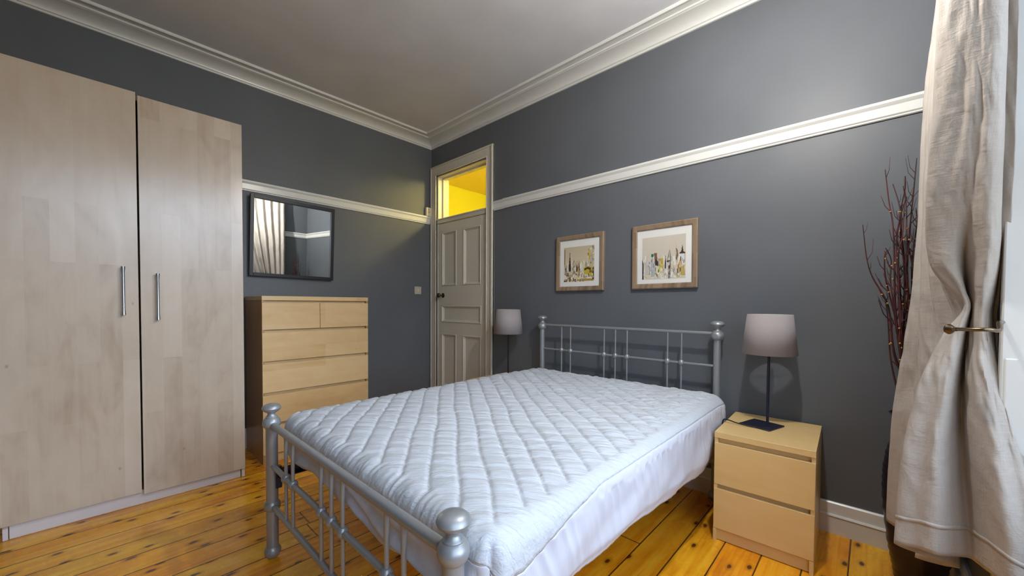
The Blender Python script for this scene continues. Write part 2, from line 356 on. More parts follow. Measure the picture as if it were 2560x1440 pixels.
obj('transom_bar', MB().box((-.008, OY0-.0, 2.072), (.13, OY1, 2.122)).box((-.016, OY0, 2.108), (0, OY1, 2.124)), M['door'], dr, bevel=.004)
obj('transom_glass', MB().box((.068, OY0, 2.12), (.072, OY1, OZ)), M['pane'], dr, smooth=False)
# leaf with panels
LY0, LY1, LZ0, LZ1 = OY0-.015, OY1+.015, .012, 2.066
panels = [(-.196, -.452, 1.375, 1.970), (-.560, -.840, 1.375, 1.970), (-.188, -.845, .975, 1.165), (-.190, -.452, .26, .853), (-.558, -.842, .26, .853)]
ys = sorted({LY0, LY1, *[p[0] for p in panels], *[p[1] for p in panels]}, reverse=True)
lf = MB()
XD = .004
# stiles and rails around the panels
lf.box((XD, LY0, LZ0), (.044, -.190, LZ1)); lf.box((XD, -.843, LZ0), (.044, LY1, LZ1))
for z0, z1 in ((LZ0, .26), (.853, .975), (1.165, 1.375), (1.970, LZ1)): lf.box((XD, -.190, z0), (.044, -.843, z1))
for z0, z1 in ((.26, .853), (1.375, 1.970)): lf.box((XD, -.452, z0), (.044, -.559, z1))
obj('door_leaf', lf, M['door'], dr, bevel=.0015)
for a, b, z0, z1 in panels:
    pb = MB(); pb.box((XD+.014, a, z0), (.034, b, z1))
    ring = [(0, 0.0), (.006, -.006), (.013, -.006), (.017, .004), (.026, .009), (.03, .014)]
    for i in range(len(ring)-1):
        (o0, d0), (o1, d1) = ring[i], ring[i+1]
        q0 = [(a-o0, z0+o0), (b+o0, z0+o0), (b+o0, z1-o0), (a-o0, z1-o0)]; q1 = [(a-o1, z0+o1), (b+o1, z0+o1), (b+o1, z1-o1), (a-o1, z1-o1)]
        for k in range(4):
            k2 = (k+1) % 4; pb.add([(XD+d0, *q0[k]), (XD+d0, *q0[k2]), (XD+d1, *q1[k2]), (XD+d1, *q1[k])], [(0, 1, 2, 3)])
    obj('door_panel', pb, M['door'], dr, angle=20)
kb = MB(); kz, ky = 1.272, -.215
def xlathe(mb, prof, c, n=20):
    t2 = MB().lathe([(r, z) for r, z in prof], (0, 0, 0), n); mb.add([(c[0]-z, c[1]+x, c[2]+y) for x, y, z in t2.v], t2.f)
xlathe(kb, [(.001, 0), (.027, 0), (.027, .004), (.020, .009), (.010, .012), (.009, .040), (.016, .046), (.025, .054), (.027, .064), (.022, .074), (.010, .079), (.001, .080)], (XD, ky, kz))
obj('door_knob', kb, M['knobm'], dr)

# ------------------------------------------------------------------ wall fittings on the back wall
t_ = thing('light_switch', 'small square light switch plate on grey wall left of door', 'light switch', (-.184, 0, 1.326))
obj('plate', MB().box((-.043, 0, -.043), (.043, -.009, .043)), M['plate'], t_, bevel=.003)
obj('rocker', MB().box((-.007, -.006, -.014), (.007, -.015, .014)), M['white_pl'], t_, bevel=.002)
t_ = thing('alarm_sensor', 'small ivory plastic box standing on picture rail beside door frame', 'sensor', (-.052, 0, 2.165))
obj('case', MB().box((-.036, 0, .001), (.034, -.032, .098)), M['white_pl'], t_, bevel=.004)
mk = MB().box((-.014, -.031, .066), (-.004, -.0335, .078))
for k in range(3): mk.box((-.018, -.031, .050-k*.007), (.016-k*.006, -.0335, .053-k*.007))
obj('printed_mark', mk, M['print_ink'], t_, smooth=False)

# ------------------------------------------------------------------ wardrobe
wd = thing('wardrobe', 'tall two-door pale birch wardrobe beside the chest of drawers', 'wardrobe', (-1.946, -.606, 0))
H = 2.362; WX = 1.0; DP = .58
bd = MB().box((-.018, 0, 0), (0, DP, H-.004)).box((-WX, 0, 0), (-WX+.018, DP, H-.004)).box((-WX+.018, .004, H-.03), (-.018, DP, H-.006)).box((-WX, DP-.01, .0), (0, DP, H-.01)).box((-WX+.018, .01, .06), (-.018, DP, .08))
obj('carcass', bd, M['birch_w'], wd, bevel=.001)
obj('plinth', MB().box((-WX+.020, .008, 0), (-.022, .024, .068)), M['plinth'], wd, bevel=.001)
for a_, b_ in ((-.016, 0), (-WX, -WX+.017)): obj('plinth_foot', MB().box((a_, -.001, 0), (b_, .018, .058)), M['plinth'], wd, bevel=.001)
for x0, x1, dz, hx in ((-WX-.004, -.5-.005, .010, -.567), (-.5+.003, -.001, -.004, -.425)):
    d = obj('door', MB().box((x0, -.022, .066+dz), (x1, -.003, H+dz-.003)), M['birch_w'], wd, bevel=.0012)
    hb = MB(); z0, z1 = (1.108, 1.378) if dz > 0 else (1.077, 1.347)
    hb.tube([(hx, -.052, z0), (hx, -.052, z0+.012), (hx, -.052, z0+.03), (hx, -.052, z1-.03), (hx, -.052, z1-.012), (hx, -.052, z1)], [.0095, .009, .0070, .0070, .009, .0095], 14)
    hb.tube([(hx, -.052, z0+.008), (hx, -.02, z0+.008)], .006, 10); hb.tube([(hx, -.052, z1-.008), (hx, -.02, z1-.008)], .006, 10)
    obj('handle', hb, M['steel'], d)

# ------------------------------------------------------------------ chest of drawers (local x width, y depth, z)
ch = thing('chest_of_drawers', 'six-drawer honey birch chest of drawers below the black mirror', 'chest of drawers', (-1.808, -.492, 0))
CW, CD, CH = .80, .465, 1.23
for a_, b_ in ((0, .016), (CW-.016, CW)): obj('side_panel', MB().box((a_, .018, 0), (b_, CD, CH-.033)).box((a_, 0, 0), (b_, .018, .064)).box((a_, .003, .06), (b_, .018, CH-.033)), M['birch_shaded'], ch)
obj('top', MB().box((-.0, -.002, CH-.032), (CW, CD, CH)), M['birch_x'], ch, bevel=.0012)
obj('body', MB().box((.016, .028, .05), (CW-.016, CD-.01, CH-.033)).box((.016, .020, 0), (CW-.016, .036, .06)), M['birch_x'], ch)
rows = [(.983, 1.180), (.752, .962), (.522, .731), (.291, .501), (.066, .270)]
for i, (z0, z1) in enumerate(rows):
    for a, b in (((.001, .3985), (.4015, CW-.001)) if i == 0 else ((.001, CW-.001),)):
        d = MB().box((a, -.0015, z0), (b, .017, z1)); obj('drawer', d, M['birch_x'], ch, bevel=.001)

# ------------------------------------------------------------------ mirror (hung, leaning forward a little)
mr = thing('mirror', 'square black-framed wall mirror above the chest of drawers', 'mirror', (-1.452, -.012, 1.395), rot=(math.radians(2.0), math.radians(.9), 0))
MW, MH = .33, .655
obj('frame', MB().box((-MW, .0, 0), (-MW+.027, -.032, MH)).box((MW-.027, .0, 0), (MW, -.032, MH)).box((-MW+.027, .0, 0), (MW-.027, -.032, .027)).box((-MW+.027, .0, MH-.027), (MW-.027, -.032, MH)), M['blackfr'], mr, bevel=.0015)
obj('mirror_glass', MB().box((-MW+.018, -.004, .018), (MW-.018, -.014, MH-.018)), M['mirror'], mr, smooth=False)

# ------------------------------------------------------------------ framed prints
def poly(img, pts, col):
    h, w_, _ = img.shape; n = len(pts); P = [(p[0]*w_, (1-p[1])*h) for p in pts]
    yy, xx = np.mgrid[0:h, 0:w_]; xx = xx+.5; yy = yy+.5; ins = np.zeros((h, w_), bool)
    for i in range(n):
        x0, y0 = P[i]; x1, y1 = P[(i+1) % n]
        c_ = ((y0 > yy) != (y1 > yy)); ins ^= c_ & (xx < (x1-x0)*(yy-y0)/((y1-y0) if y1 != y0 else 1e-9)+x0)
    img[ins] = np.array(col)
def tower(img, x, w_, base, top, col, spire=0.0, shoulder=0.0):
    poly(img, [(x-w_/2, base), (x+w_/2, base), (x+w_/2, top-shoulder), (x+w_*.22, top), (x-w_*.22, top), (x-w_/2, top-shoulder)], col)
    if spire: poly(img, [(x-w_*.16, top-.01), (x+w_*.16, top-.01), (x, top+spire)], col)
def dabs(img, n, rs, box, cols, sx, sy):
    for _ in range(n):
        x = rs.uniform(box[0], box[1]); y = rs.uniform(box[2], box[3]); a = rs.uniform(*sx); b = rs.uniform(*sy); c_ = cols[rs.randrange(len(cols))]
        poly(img, [(x-a, y-b*.8), (x+a*.8, y-b), (x+a, y+b*.9), (x-a*.9, y+b)], c_)
C_W=(.78,.74,.64); C_B=(.05,.035,.03); C_G=(.34,.31,.27); C_Y=(.55,.42,.04); C_O=(.58,.30,.05); C_S=(.40,.44,.50); C_BR=(.20,.12,.06); C_T=(.45,.36,.22)
def art_small():
    rs = random.Random(3); im = np.zeros((110, 110, 3)); im[:] = (.56, .48, .33)
    for i in range(110): im[i] *= 1.0 + .25*(i/110)
    dabs(im, 70, rs, (0, 1, .0, .30), [C_W, C_T, C_W, (.62,.55,.38), C_BR], (.01, .05), (.02, .07))
    dabs(im, 40, rs, (.02, .98, .25, .55), [(.66,.60,.46), C_W, C_T], (.004, .02), (.04, .12))
    tower(im, .02, .03, .5, .95, C_BR, .05); tower(im, .20, .065, .30, .70, C_B, .26, .2); tower(im, .27, .03, .3, .62, C_W, .2)
    tower(im, .07, .08, .2, .50, C_G, .05, .06); tower(im, .06, .03, .2, .40, C_B)
    tower(im, .44, .05, .28, .48, C_B, .12, .1); tower(im, .51, .05, .15, .52, C_BR, .15, .1); tower(im, .50, .02, .15, .38, C_Y)
    tower(im, .34, .02, .2, .60, C_BR, .05); tower(im, .62, .06, .15, .48, (.62,.66,.56), .03)
    tower(im, .74, .07, .30, .54, C_G, .04, .05); tower(im, .90, .13, .35, .97, (.50,.44,.34), .0, .1); tower(im, .84, .05, .62, .90, C_Y)
    dabs(im, 26, rs, (.80, .99, .42, .97), [C_BR, C_G, C_Y, C_W], (.004, .02), (.01, .05))
    poly(im, [(.68, .20), (.66, .38), (.78, .43), (.99, .38), (.99, .05), (.80, .20)], C_Y); poly(im, [(.70, .30), (.68, .36), (.80, .40), (.90, .37), (.88, .30), (.78, .35)], C_B)
    poly(im, [(.95, .02), (.99, .02), (.99, .40), (.95, .36)], C_B); poly(im, [(.84, .24), (.94, .24), (.92, .31), (.85, .30)], C_BR)
    poly(im, [(.45, .02), (.95, .02), (.95, .08), (.45, .06)], (.36,.26,.05)); poly(im, [(.60, .13), (.98, .13), (.98, .15), (.60, .15)], C_G)
    dabs(im, 30, rs, (.0, .42, .0, .10), [C_B, C_BR, C_W, C_BR], (.006, .03), (.006, .03)); dabs(im, 16, rs, (.62, .98, .03, .22), [C_W, C_O, C_T, C_W], (.01, .03), (.008, .03))
    for _ in range(70):
        x = rs.uniform(.01, .98); y = rs.uniform(.02, .5); tower(im, x, rs.uniform(.008, .02), y, y+rs.uniform(.02, .10), rs.choice([C_B, C_BR, C_W, C_T, C_G, C_W]))
    return im
def art_large():
    rs = random.Random(11); im = np.zeros((110, 110, 3)); im[:] = (.62, .57, .48)
    dabs(im, 70, rs, (0, 1, .0, .34), [C_W, (.70,.66,.50), (.60,.60,.60), (.62,.60,.34), C_W], (.01, .05), (.02, .08))
    dabs(im, 40, rs, (.02, .98, .25, .50), [(.7,.68,.62), C_W, (.56,.53,.46)], (.006, .02), (.04, .10))
    poly(im, [(.0, .0), (.035, .0), (.04, .36), (.0, .50)], (.05,.05,.06)); tower(im, .12, .09, .1, .48, (.52,.50,.50), .1, .1)
    tower(im, .18, .03, .1, .42, C_G); tower(im, .25, .09, .05, .50, C_S, .03, .12); poly(im, [(.22, .53), (.27, .53), (.27, .60), (.22, .60)], (.02,.16,.12))
    poly(im, [(.28, .62), (.35, .62), (.37, .40), (.40, .32), (.31, .32)], C_BR); poly(im, [(.31, .34), (.39, .30), (.38, .42), (.32, .48)], C_B)
    poly(im, [(.34, .16), (.38, .08), (.35, .05), (.33, .14)], C_BR); tower(im, .41, .05, .3, .48, C_G, .02); poly(im, [(.42, .24), (.50, .24), (.50, .48), (.44, .48)], C_Y); poly(im, [(.455, .34), (.475, .34), (.475, .44), (.455, .44)], C_O)
    poly(im, [(.40, .16), (.46, .16), (.44, .26), (.40, .28)], (.50,.56,.10)); tower(im, .55, .035, .24, .44, C_B, .1, .08)
    poly(im, [(.61, .0), (.66, .0), (.67, .10), (.68, .50), (.66, .62), (.645, .68), (.62, .60), (.595, .46), (.61, .36)], (.26,.23,.21)); poly(im, [(.63, .38), (.65, .38), (.65, .60), (.64, .63)], C_W)
    poly(im, [(.58, .38), (.67, .40), (.64, .43), (.58, .42)], C_B); poly(im, [(.63, .10), (.655, .10), (.66, .30), (.63, .32)], C_B)
    tower(im, .79, .05, .35, .72, (.54,.50,.42), .20, .1); poly(im, [(.78, .44), (.80, .40), (.84, .52), (.82, .66), (.78, .70), (.80, .58)], C_BR); tower(im, .76, .05, .3, .50, C_W, .05, .1)
    poly(im, [(.86, .55), (.99, .55), (.985, .58), (.95, .60), (.925, .76), (.90, .60), (.86, .58)], C_B); poly(im, [(.87, .30), (.98, .30), (.97, .54), (.88, .54)], (.68,.70,.68)); poly(im, [(.97, .35), (.985, .35), (.985, .55), (.97, .55)], C_G)
    poly(im, [(.82, .18), (.84, .32), (.88, .46), (.92, .34), (.90, .18)], C_O); poly(im, [(.88, .06), (.90, .24), (.97, .30), (.99, .05)], (.48,.36,.10)); poly(im, [(.80, .02), (.86, .02), (.85, .20), (.80, .22)], (.50,.42,.22))
    dabs(im, 26, rs, (.05, .95, .02, .2), [C_W, (.5,.5,.3), (.62,.62,.62), C_T], (.005, .02), (.01, .04)); dabs(im, 5, rs, (.45, .58, .04, .14), [C_G, C_S, C_W], (.004, .012), (.008, .02))
    for _ in range(90):
        x = rs.uniform(.01, .98); y = rs.uniform(.02, .42); tower(im, x, rs.uniform(.008, .02), y, y+rs.uniform(.02, .10), rs.choice([C_G, C_BR, C_W, C_W, (.62,.60,.58), C_S, (.5,.45,.2), C_B]))
    return im
def art_mat():
    m = mat('printed_artwork', (1, 1, 1), .5); t = NT(m); a = t.n('ShaderNodeVertexColor'); a.layer_name = 'ink'; t.color(a.outputs['Color']); return m
M['art'] = art_mat()
def picture(name, label, y0, y1, z0, z1, fy, fz0, fz1, im, fw, tiltdeg=0):
    cy = (y0+y1)/2; W2 = (y0-y1)/2; Hh = z1-z0
    t_ = thing(name, label, 'picture', (0, cy, z0), rot=(math.radians(tiltdeg), 0, 0), group='framed skyline prints above the bed')
    f = MB()
    sec = [(0, .0), (0, -.022), (.006, -.026), (fw-.006, -.022), (fw, -.018), (fw, 0)]
    cor = [(W2, 0, -1, 1), (-W2, 0, 1, 1), (-W2, Hh, 1, -1), (W2, Hh, -1, -1)]
    n = len(sec); vs = []
    for (y, z, sy, sz) in cor:
        for d, x in sec: vs.append((x, y+sy*d, z+sz*d))
    fs = []
    for k in range(4):
        k2 = (k+1) % 4
        for j in range(n): j2 = (j+1) % n; fs.append((k*n+j, k*n+j2, k2*n+j2, k2*n+j))
    f.add(vs, fs); obj('frame', f, M['framewood'], t_, angle=20)
    obj('mount', MB().box((-.002, W2-fw+.004, fw-.004), (-.012, -W2+fw-.004, Hh-fw+.004)), M['mount'], t_, smooth=False)
    h, w_, _ = im.shape; ay0 = W2-(2*W2)*fy[0]; ay1 = W2-(2*W2)*fy[1]; az0 = Hh*fz0; az1 = Hh*fz1
    me = bpy.data.meshes.new('print'); vs = [( -.0128, ay0+(ay1-ay0)*i/w_, az1+(az0-az1)*j/h) for j in range(h+1) for i in range(w_+1)]
    fs = [(j*(w_+1)+i, (j+1)*(w_+1)+i, (j+1)*(w_+1)+i+1, j*(w_+1)+i+1) for j in range(h) for i in range(w_)]
    bk = len(vs); vs += [(-.0122, ay0, az1), (-.0122, ay1, az1), (-.0122, ay1, az0), (-.0122, ay0, az0)]; fs.append((bk, bk+1, bk+2, bk+3))
    me.from_pydata(vs, [], fs); ca = me.color_attributes.new('ink', 'FLOAT_COLOR', 'CORNER')
    colr = np.ones((len(me.loops), 4)); colr[:h*w_*4, :3] = np.repeat(im.reshape(-1, 3), 4, axis=0); ca.data.foreach_set('color', colr.ravel())
    me.materials.append(M['art']); o = bpy.data.objects.new('print', me); COL.objects.link(o); o.parent = t_
    return t_
picture('framed_print', 'smaller-looking framed skyline print nearer the door, with gold and brown towers', -1.785, -2.224, 1.289, 1.732, (.17, .81), .165, .79, art_small(), .036)
picture('framed_print', 'framed skyline print nearer the curtain, with pale sky and dark pointed tower', -2.452, -2.892, 1.291, 1.732, (.165, .83), .15, .80, art_large(), .036, -.4)

# ------------------------------------------------------------------ bed frame
BX_F, BX_H, BYL, BYR = -2.072, -.085, -1.697, -3.030
bf = thing('bed_frame', 'silver metal double bed frame with ball-topped corner posts', 'bed', ((BX_F+BX_H)/2, (BYL+BYR)/2, 0))
bo = Vector(bf.location)
def L(x, y, z): return (x-bo.x, y-bo.y, z)
FIN = [(.0005, .0), (.020, 0.0), (.0255, .001), (.0335, .010), (.0375, .022), (.0365, .034), (.0310, .045), (.0245, .050), (.0250, .053), (.0235, .055), (.0205, .057), (.0190, .060), (.0165, .064), (.0155, .069), (.0180, .074), (.0280, .079), (.0365, .087), (.0395, .094), (.0370, .102), (.0290, .109), (.0170, .1135), (.0005, .115)]
def post(x, y, top, rp, rung=None):
    tz = top-.115
    p = obj('post', MB().tube([L(x, y, .03), L(x, y, tz+.01)], rp, 24), M['silver'], bf)
    obj('finial', MB().lathe(FIN, L(x, y, tz), 32), M['silver'], p)
    obj('foot_ball', MB().sphere(L(x, y, .034), .034, 24), M['silver'], p)
    if rung: obj('joint_ball', MB().sphere(L(x, y, rung), .034, 24), M['silver'], p)
    return p
for y in (BYL, BYR):
    post(BX_F, y, .719, .0245, .246); post(BX_H, y, 1.088, .0205, .246)
def rail_(name, a, b, r): return obj(name, MB().tube([L(*a), L(*b)], r, 18), M['silver'], bf)
yc = (BYL+BYR)/2; offs = (.470, .385, .090, 0, -.090, -.372, -.460)
for x, zt, zm, zl, rt, rm, rs_ in ((BX_F, .622, .433, .246, .0155, .0110, .0072), (BX_H, 1.011, .815, .42, .0100, .0080, .0058)):
    rail_('top_rail', (x, BYL, zt), (x, BYR, zt), rt); rail_('middle_rail', (x, BYL, zm), (x, BYR, zm), rm); rail_('lower_rail', (x, BYL, zl), (x, BYR, zl), rm+.001)
    for o_ in offs:
        s = obj('spindle', MB().tube([L(x, yc+o_, zl), L(x, yc+o_, zt)], rs_, 12), M['silver'], bf)
        obj('collar_ball', MB().lathe([(.0005, -.019), (.012, -.0165), (.0185, -.008), (.0195, 0), (.0185, .008), (.012, .0165), (.0005, .019)] if x == BX_F else [(.0005, -.019), (.012, -.0165), (.018, -.008), (.0195, 0), (.018, .008), (.012, .0165), (.0005, .019)], L(x, yc+o_, zm), 20), M['silver'], s)
for y, s in ((BYL-.022, 1), (BYR+.022, -1)):
    obj('side_rail', MB().box(L(BX_F+.01, y, .383), L(BX_H-.01, y-s*.004, .421)).box(L(BX_F+.01, y, .383), L(BX_H-.01, y-s*.035, .387)), M['black'], bf)
for x in (BX_F+.02, BX_H-.02):
    for y in (BYL-.02, BYR+.02): obj('bracket', MB().box(L(x-.012, y-.014, .33), L(x+.012, y+.014, .43)), M['black'], bf, bevel=.002)
for i in range(13):
    x = BX_F+.20+i*.142
    obj('slat', MB().box(L(x-.032, BYL-.028, .388), L(x+.032, BYR+.028, .400)), M['birch_y'], bf)

# ------------------------------------------------------------------ mattress with quilted protector
mt = thing('mattress', 'double mattress in a white diamond-quilted protector on the silver bed', 'mattress', (-1.08, -2.37, .400))
mo = Vector(mt.location)
obj('core', MB().box((-1.945-mo.x, -1.72-mo.y, .001), (-.16-mo.x, -3.03-mo.y, .205)), M['mattress'], mt, bevel=.03)
ZT = .672; R_ = .055
IX0, IX1, IY0, IY1 = -2.036+R_, -.108-R_, -3.112+R_, -1.650-R_
def nz(x, y, z=0): return noise.noise(Vector((x, y, z)))
def pad_point(ox, oy, U, V):
    # U,V : position on the inner rectangle plus overflow (ox,oy)
    Lm = math.hypot(ox, oy); n = (ox/Lm, oy/Lm) if Lm > 1e-9 else (0, 0)
    q = R_*PI/2
    return Lm, n, q
def hem_z(x, y, n):
    if n[1] < -.7: base_ = np.interp(x, [-2.05, -1.7, -1.2, -.8, -.5, -.3, -.12], [.385, .398, .385, .355, .332, .36, .40])
    elif n[0] < -.7: base_ = np.interp(y, [-3.1, -2.9, -2.75, -2.57, -2.45, -2.2, -2.05, -1.85, -1.65], [.40, .425, .445, .435, .44, .475, .485, .455, .47])
    else: base_ = .42
    return base_ + .012*nz(x*6, y*6, 3) + .002*nz(x*25, y*25, 8)
def build_pad():
    st = .0058
    us = list(np.arange(IX0, IX1+1e-6, st)); vs_ = list(np.arange(IY0, IY1+1e-6, st))
    qn = 10; sn = 34
    ov = [R_*PI/2*(i+1)/qn for i in range(qn)]
    ups = [('o', -1, k) for k in range(qn+sn-1, -1, -1)] + [('i', u) for u in us] + [('o', 1, k) for k in range(qn+sn)]
    vps = [('o', -1, k) for k in range(qn+sn-1, -1, -1)] + [('i', v) for v in vs_] + [('o', 1, k) for k in range(qn+sn)]
    def val(p, lo, hi):
        if p[0] == 'i': return p[1], 0.0, 0
        k = p[2]; a = (k+1)/(qn+sn)
        return (lo if p[1] < 0 else hi), p[1], k+1
    verts = []; lev = []
    for p in ups:
        u, su, ku = val(p, IX0, IX1)
        for q_ in vps:
            v, sv, kv = val(q_, IY0, IY1)
            k = max(ku, kv); kraw = k
            if k == 0: n = (0, 0)
            else:
                ax, ay = su*ku, sv*kv
                ln = math.hypot(ax, ay); n = (ax/ln, ay/ln)
                # seam always falls on row 8; where it sits on the cloth varies along the bed
                sl = 11 + (float(np.interp(u, [-2.0, -1.93, -1.84, -1.72, -1.55, -.3, -.15], [17, 18.5, 15, 9.5, 6.5, 6.5, 8]))-11)*smoothstep(.5, .95, -n[1])
                k = kraw*sl/8.0 if kraw <= 8 else sl+(kraw-8)*(qn+sn-sl)/(qn+sn-8)
            # rounded plan corners
            RC = .085 if u < -1 else .13
            # top relief
            x, y = u, v
            a1 = x/.105 + y/.134; a2 = x/.105 - y/.134
            c1 = abs(math.sin(PI*(a1+.16*nz(x*4, y*4)))); c2 = abs(math.sin(PI*(a2+.16*nz(x*4, y*4, 5))))
            puff = (min(c1, 1)**.30)*(min(c2, 1)**.28)
            wq = smoothstep(-3.10, -3.035, v) if sv <= 0 else 1.0
            if sv < 0: wq = 0.0
            head = smoothstep(-1.7, -.6, x)
            wr1 = nz((x*.62-y*.78)*12, (x*.78+y*.62)*60, 1.0); wr2 = nz((x*.2-y*.98)*22, (x*.98+y*.2)*75, 4.0)
            relief = wq*(.0095*(puff-.8) - .0034*math.exp(-(c2/.20)**2) - .0012*math.exp(-(c1/.2)**2) + (.0032+.0030*head)*wr1*puff*1.2 + .0034*head*wr2) + .006*nz(x*2.2, y*2.2, 9) - .010*math.exp(-((x+.85)**2+(y+2.55)**2)/.05)*0
            sag = .0
            if k == 0: verts.append((x, y, ZT+relief+sag)); lev.append(0); continue
            if k <= qn:
                a = (PI/2)*k/qn; rx = R_*math.sin(a); z = ZT - R_*(1-math.cos(a)) + relief*math.cos(a)
                t_ = x*abs(n[1]) + y*abs(n[0]); px_, py_ = x+n[0]*rx, y+n[1]*rx
                if n[0] < -.5:   # puckers along the foot edge
                    wf = smoothstep(.80, 1.0, -n[0])
                    pin = math.exp(-((t_+2.78)/.13)**2)+.8*math.exp(-((t_+2.47)/.035)**2)+.8*math.exp(-((t_+2.25)/.03)**2)+.5*math.exp(-((t_+2.02)/.03)**2)
                    g = (.0025*nz(t_*16, 2, 0)+.006*pin*nz(t_*95, 5, 1))*math.sin(a); px_ += n[0]*g*wf; z += wf*(.004*nz(t_*20, 7)+.008*pin*nz(t_*110, 7))*math.sin(2*a)
                if n[1] < -.6 and k > 5:
                    g = (1.0-3.2*abs(nz((x)*20, 0, 3)))*.0035*(k-5)/5*smoothstep(.80, 1.0, -n[1])*smoothstep(sl-2, sl+1, k); py_ += n[1]*g
                verts.append((px_, py_, z)); lev.append(kraw)
            else:
                f = (k-qn)/sn; px0, py0 = x+n[0]*R_, y+n[1]*R_
                wa, wb = smoothstep(.4, .95, -n[0]), smoothstep(.4, .95, -n[1])
                hz = .415 + (hem_z(px0, py0, (-1, 0))-.415)*wa + (hem_z(px0, py0, (0, -1))-.415)*wb; z0 = ZT-R_; zf = z0+(hz-z0)*f
                ang = math.atan2(n[1], n[0]); tt = (px0 if abs(n[1]) > abs(n[0]) else py0) + ang*.05
                gather = 1.0-3.2*abs(nz(tt*20-f*1.6, f*.8, 3))
                amp = .0085*smoothstep(-.08, .10, f)*(1-.75*f)*(.5+1.2*abs(nz(tt*4, 1, 1)))
                side = amp*gather + .012*nz(tt*5+f*1.2, f*1.5, 6)*smoothstep(0, .5, f)
                if kraw <= 8: side *= .3
                if n[0] < -.7: side = .35*amp*gather + .016*nz(tt*6+f*2.2, f*3.0, 6)*smoothstep(0, .35, f) - .010*f
                tuck = .020*smoothstep(.75, 1, f)
                out = side - tuck
                if n[0] > .3: out = min(out, 0)
                if n[0] < -.3: out = min(out, .004)
                verts.append((px0+n[0]*out, py0+n[1]*out, zf)); lev.append(kraw)
    # shoulder: pull the outline in at the corners so the plan is rounded, and let the surface fall softly to the sides
    X0, X1, Y0, Y1 = -2.036, -.108, -3.112, -1.650
    for i_, (x, y, z) in enumerate(verts):
        rc = (.05 if y < -2.4 else .12) if x < -1 else .13
        cx_ = min(max(x, X0+rc), X1-rc); cy_ = min(max(y, Y0+rc), Y1-rc); dx, dy = x-cx_, y-cy_
        if dx and dy:
            m = max(abs(dx), abs(dy)); l_ = math.hypot(dx, dy); k_ = m/l_
            x, y = cx_+dx*k_, cy_+dy*k_
        e = min(x-X0, X1-x, y-Y0, Y1-y); fall = .016*(1-smoothstep(0, .16, e)) if z > ZT-R_ else .016*max(0, (z-.40)/(ZT-R_-.40))
        verts[i_] = (x, y, z-fall)
    nv = len(vps); top = MB(); sk = MB(); ft = []; fs = []
    SEAM = qn+2
    for i in range(len(ups)-1):
        for j in range(nv-1):
            q = (i*nv+j, (i+1)*nv+j, (i+1)*nv+j+1, i*nv+j+1); m_ = max(lev[a] for a in q)
            # corner blocks collapse: both indices overflow -> keep (they carry the rounded corner)
            (ft if m_ <= 8 else fs).append(q)
    def sub(faces, name, m):
        used = sorted({a for q in faces for a in q}); ix = {a: b for b, a in enumerate(used)}
        mb = MB(); mb.v = [(verts[a][0]-mo.x, verts[a][1]-mo.y, verts[a][2]-mo.z) for a in used]; mb.f = [tuple(ix[a] for a in q) for q in faces]
        o = obj(name, mb, m, mt, angle=80); md = o.modifiers.new('thick', 'SOLIDIFY'); md.thickness = .0025; md.offset = -1; return o
    a = sub(ft, 'quilted_top', M['quilt']); b = sub(fs, 'skirt', M['skirt'])
build_pad()

# ------------------------------------------------------------------ bedside tables
def nightstand(label, loc, rz):
    n = thing('bedside_table', label, 'bedside table', loc, rz, 'honey birch bedside tables')
    W_, D_, H_ = .40, .478, .55       # local: x depth towards wall, y from 0 to -W
    for a_, b_ in ((0, -.015), (-W_+.015, -W_)): obj('side_panel', MB().box((.003, a_, .0), (D_, b_, H_-.030)).box((0, a_, 0), (.003, b_, .064)), M['birch_y'], n)
    obj('top', MB().box((-.002, 0, H_-.029), (D_, -W_, H_)), M['birch_y'], n, bevel=.0012)
    obj('body', MB().box((.024, -.015, .04), (D_-.005, -W_+.015, H_-.03)).box((.016, -.015, .004), (.03, -W_+.015, .075)), M['birch_y'], n)
    for z0, z1 in ((.289, .496), (.066, .266)): obj('drawer', MB().box((-.001, -.0008, z0), (.017, -W_+.0008, z1)), M['birch_y'], n, bevel=.001)
    return n
n1 = nightstand('two-drawer honey birch bedside table between bed and curtain, lamp on top', (-.510, -3.139, 0), .034)
n2 = copy_tree(n1); n2.location = (-.500, -1.243, 0); n2.rotation_euler = (0, 0, 0); n2['label'] = 'two-drawer birch bedside table mostly hidden behind bed, on the door side'

# ------------------------------------------------------------------ lamps (origin at the pole foot)
def lamp(label, loc):
    t_ = thing('table_lamp', label, 'lamp', loc, math.radians(-16), 'table lamps with taupe shades')
    pb = MB().box((-.144, -.078, 0), (.010, .072, .006)); obj('base', pb, M['black'], t_, bevel=.002)
    obj('pole', MB().tube([(0, 0, .005), (0, 0, .50)], .0065, 14), M['black'], t_)
    prof = [(.1275, .372), (.1035, .583)]
    sh = MB().lathe(prof, (0, 0, 0), 48, False); s = obj('lamp_shade', sh, M['shade'], t_); md = s.modifiers.new('thick', 'SOLIDIFY'); md.thickness = .0015
    ln = MB().lathe([(.1255, .373), (.1018, .582)], (0, 0, 0), 48, False); ln2 = obj('shade_lining', ln, M['lining'], s)
    rg = MB()
    for k in range(3):
        a = 2*PI*k/3+.4; rg.tube([(0.012*math.cos(a), .012*math.sin(a), .50), (.101*math.cos(a), .101*math.sin(a), .578)], .0015, 6)
    obj('shade_ring', rg, M['black'], s); obj('bulb_holder', MB().tube([(0, 0, .44), (0, 0, .515)], .014, 14), M['black'], t_)
    return t_
l1 = lamp('table lamp with taupe shade on the bedside table near the curtain', (-.170, -3.305, .551))
l2 = copy_tree(l1); l2.location = (-.170, -1.385, .551); l2['label'] = 'table lamp with taupe shade beside the door, behind the bed'
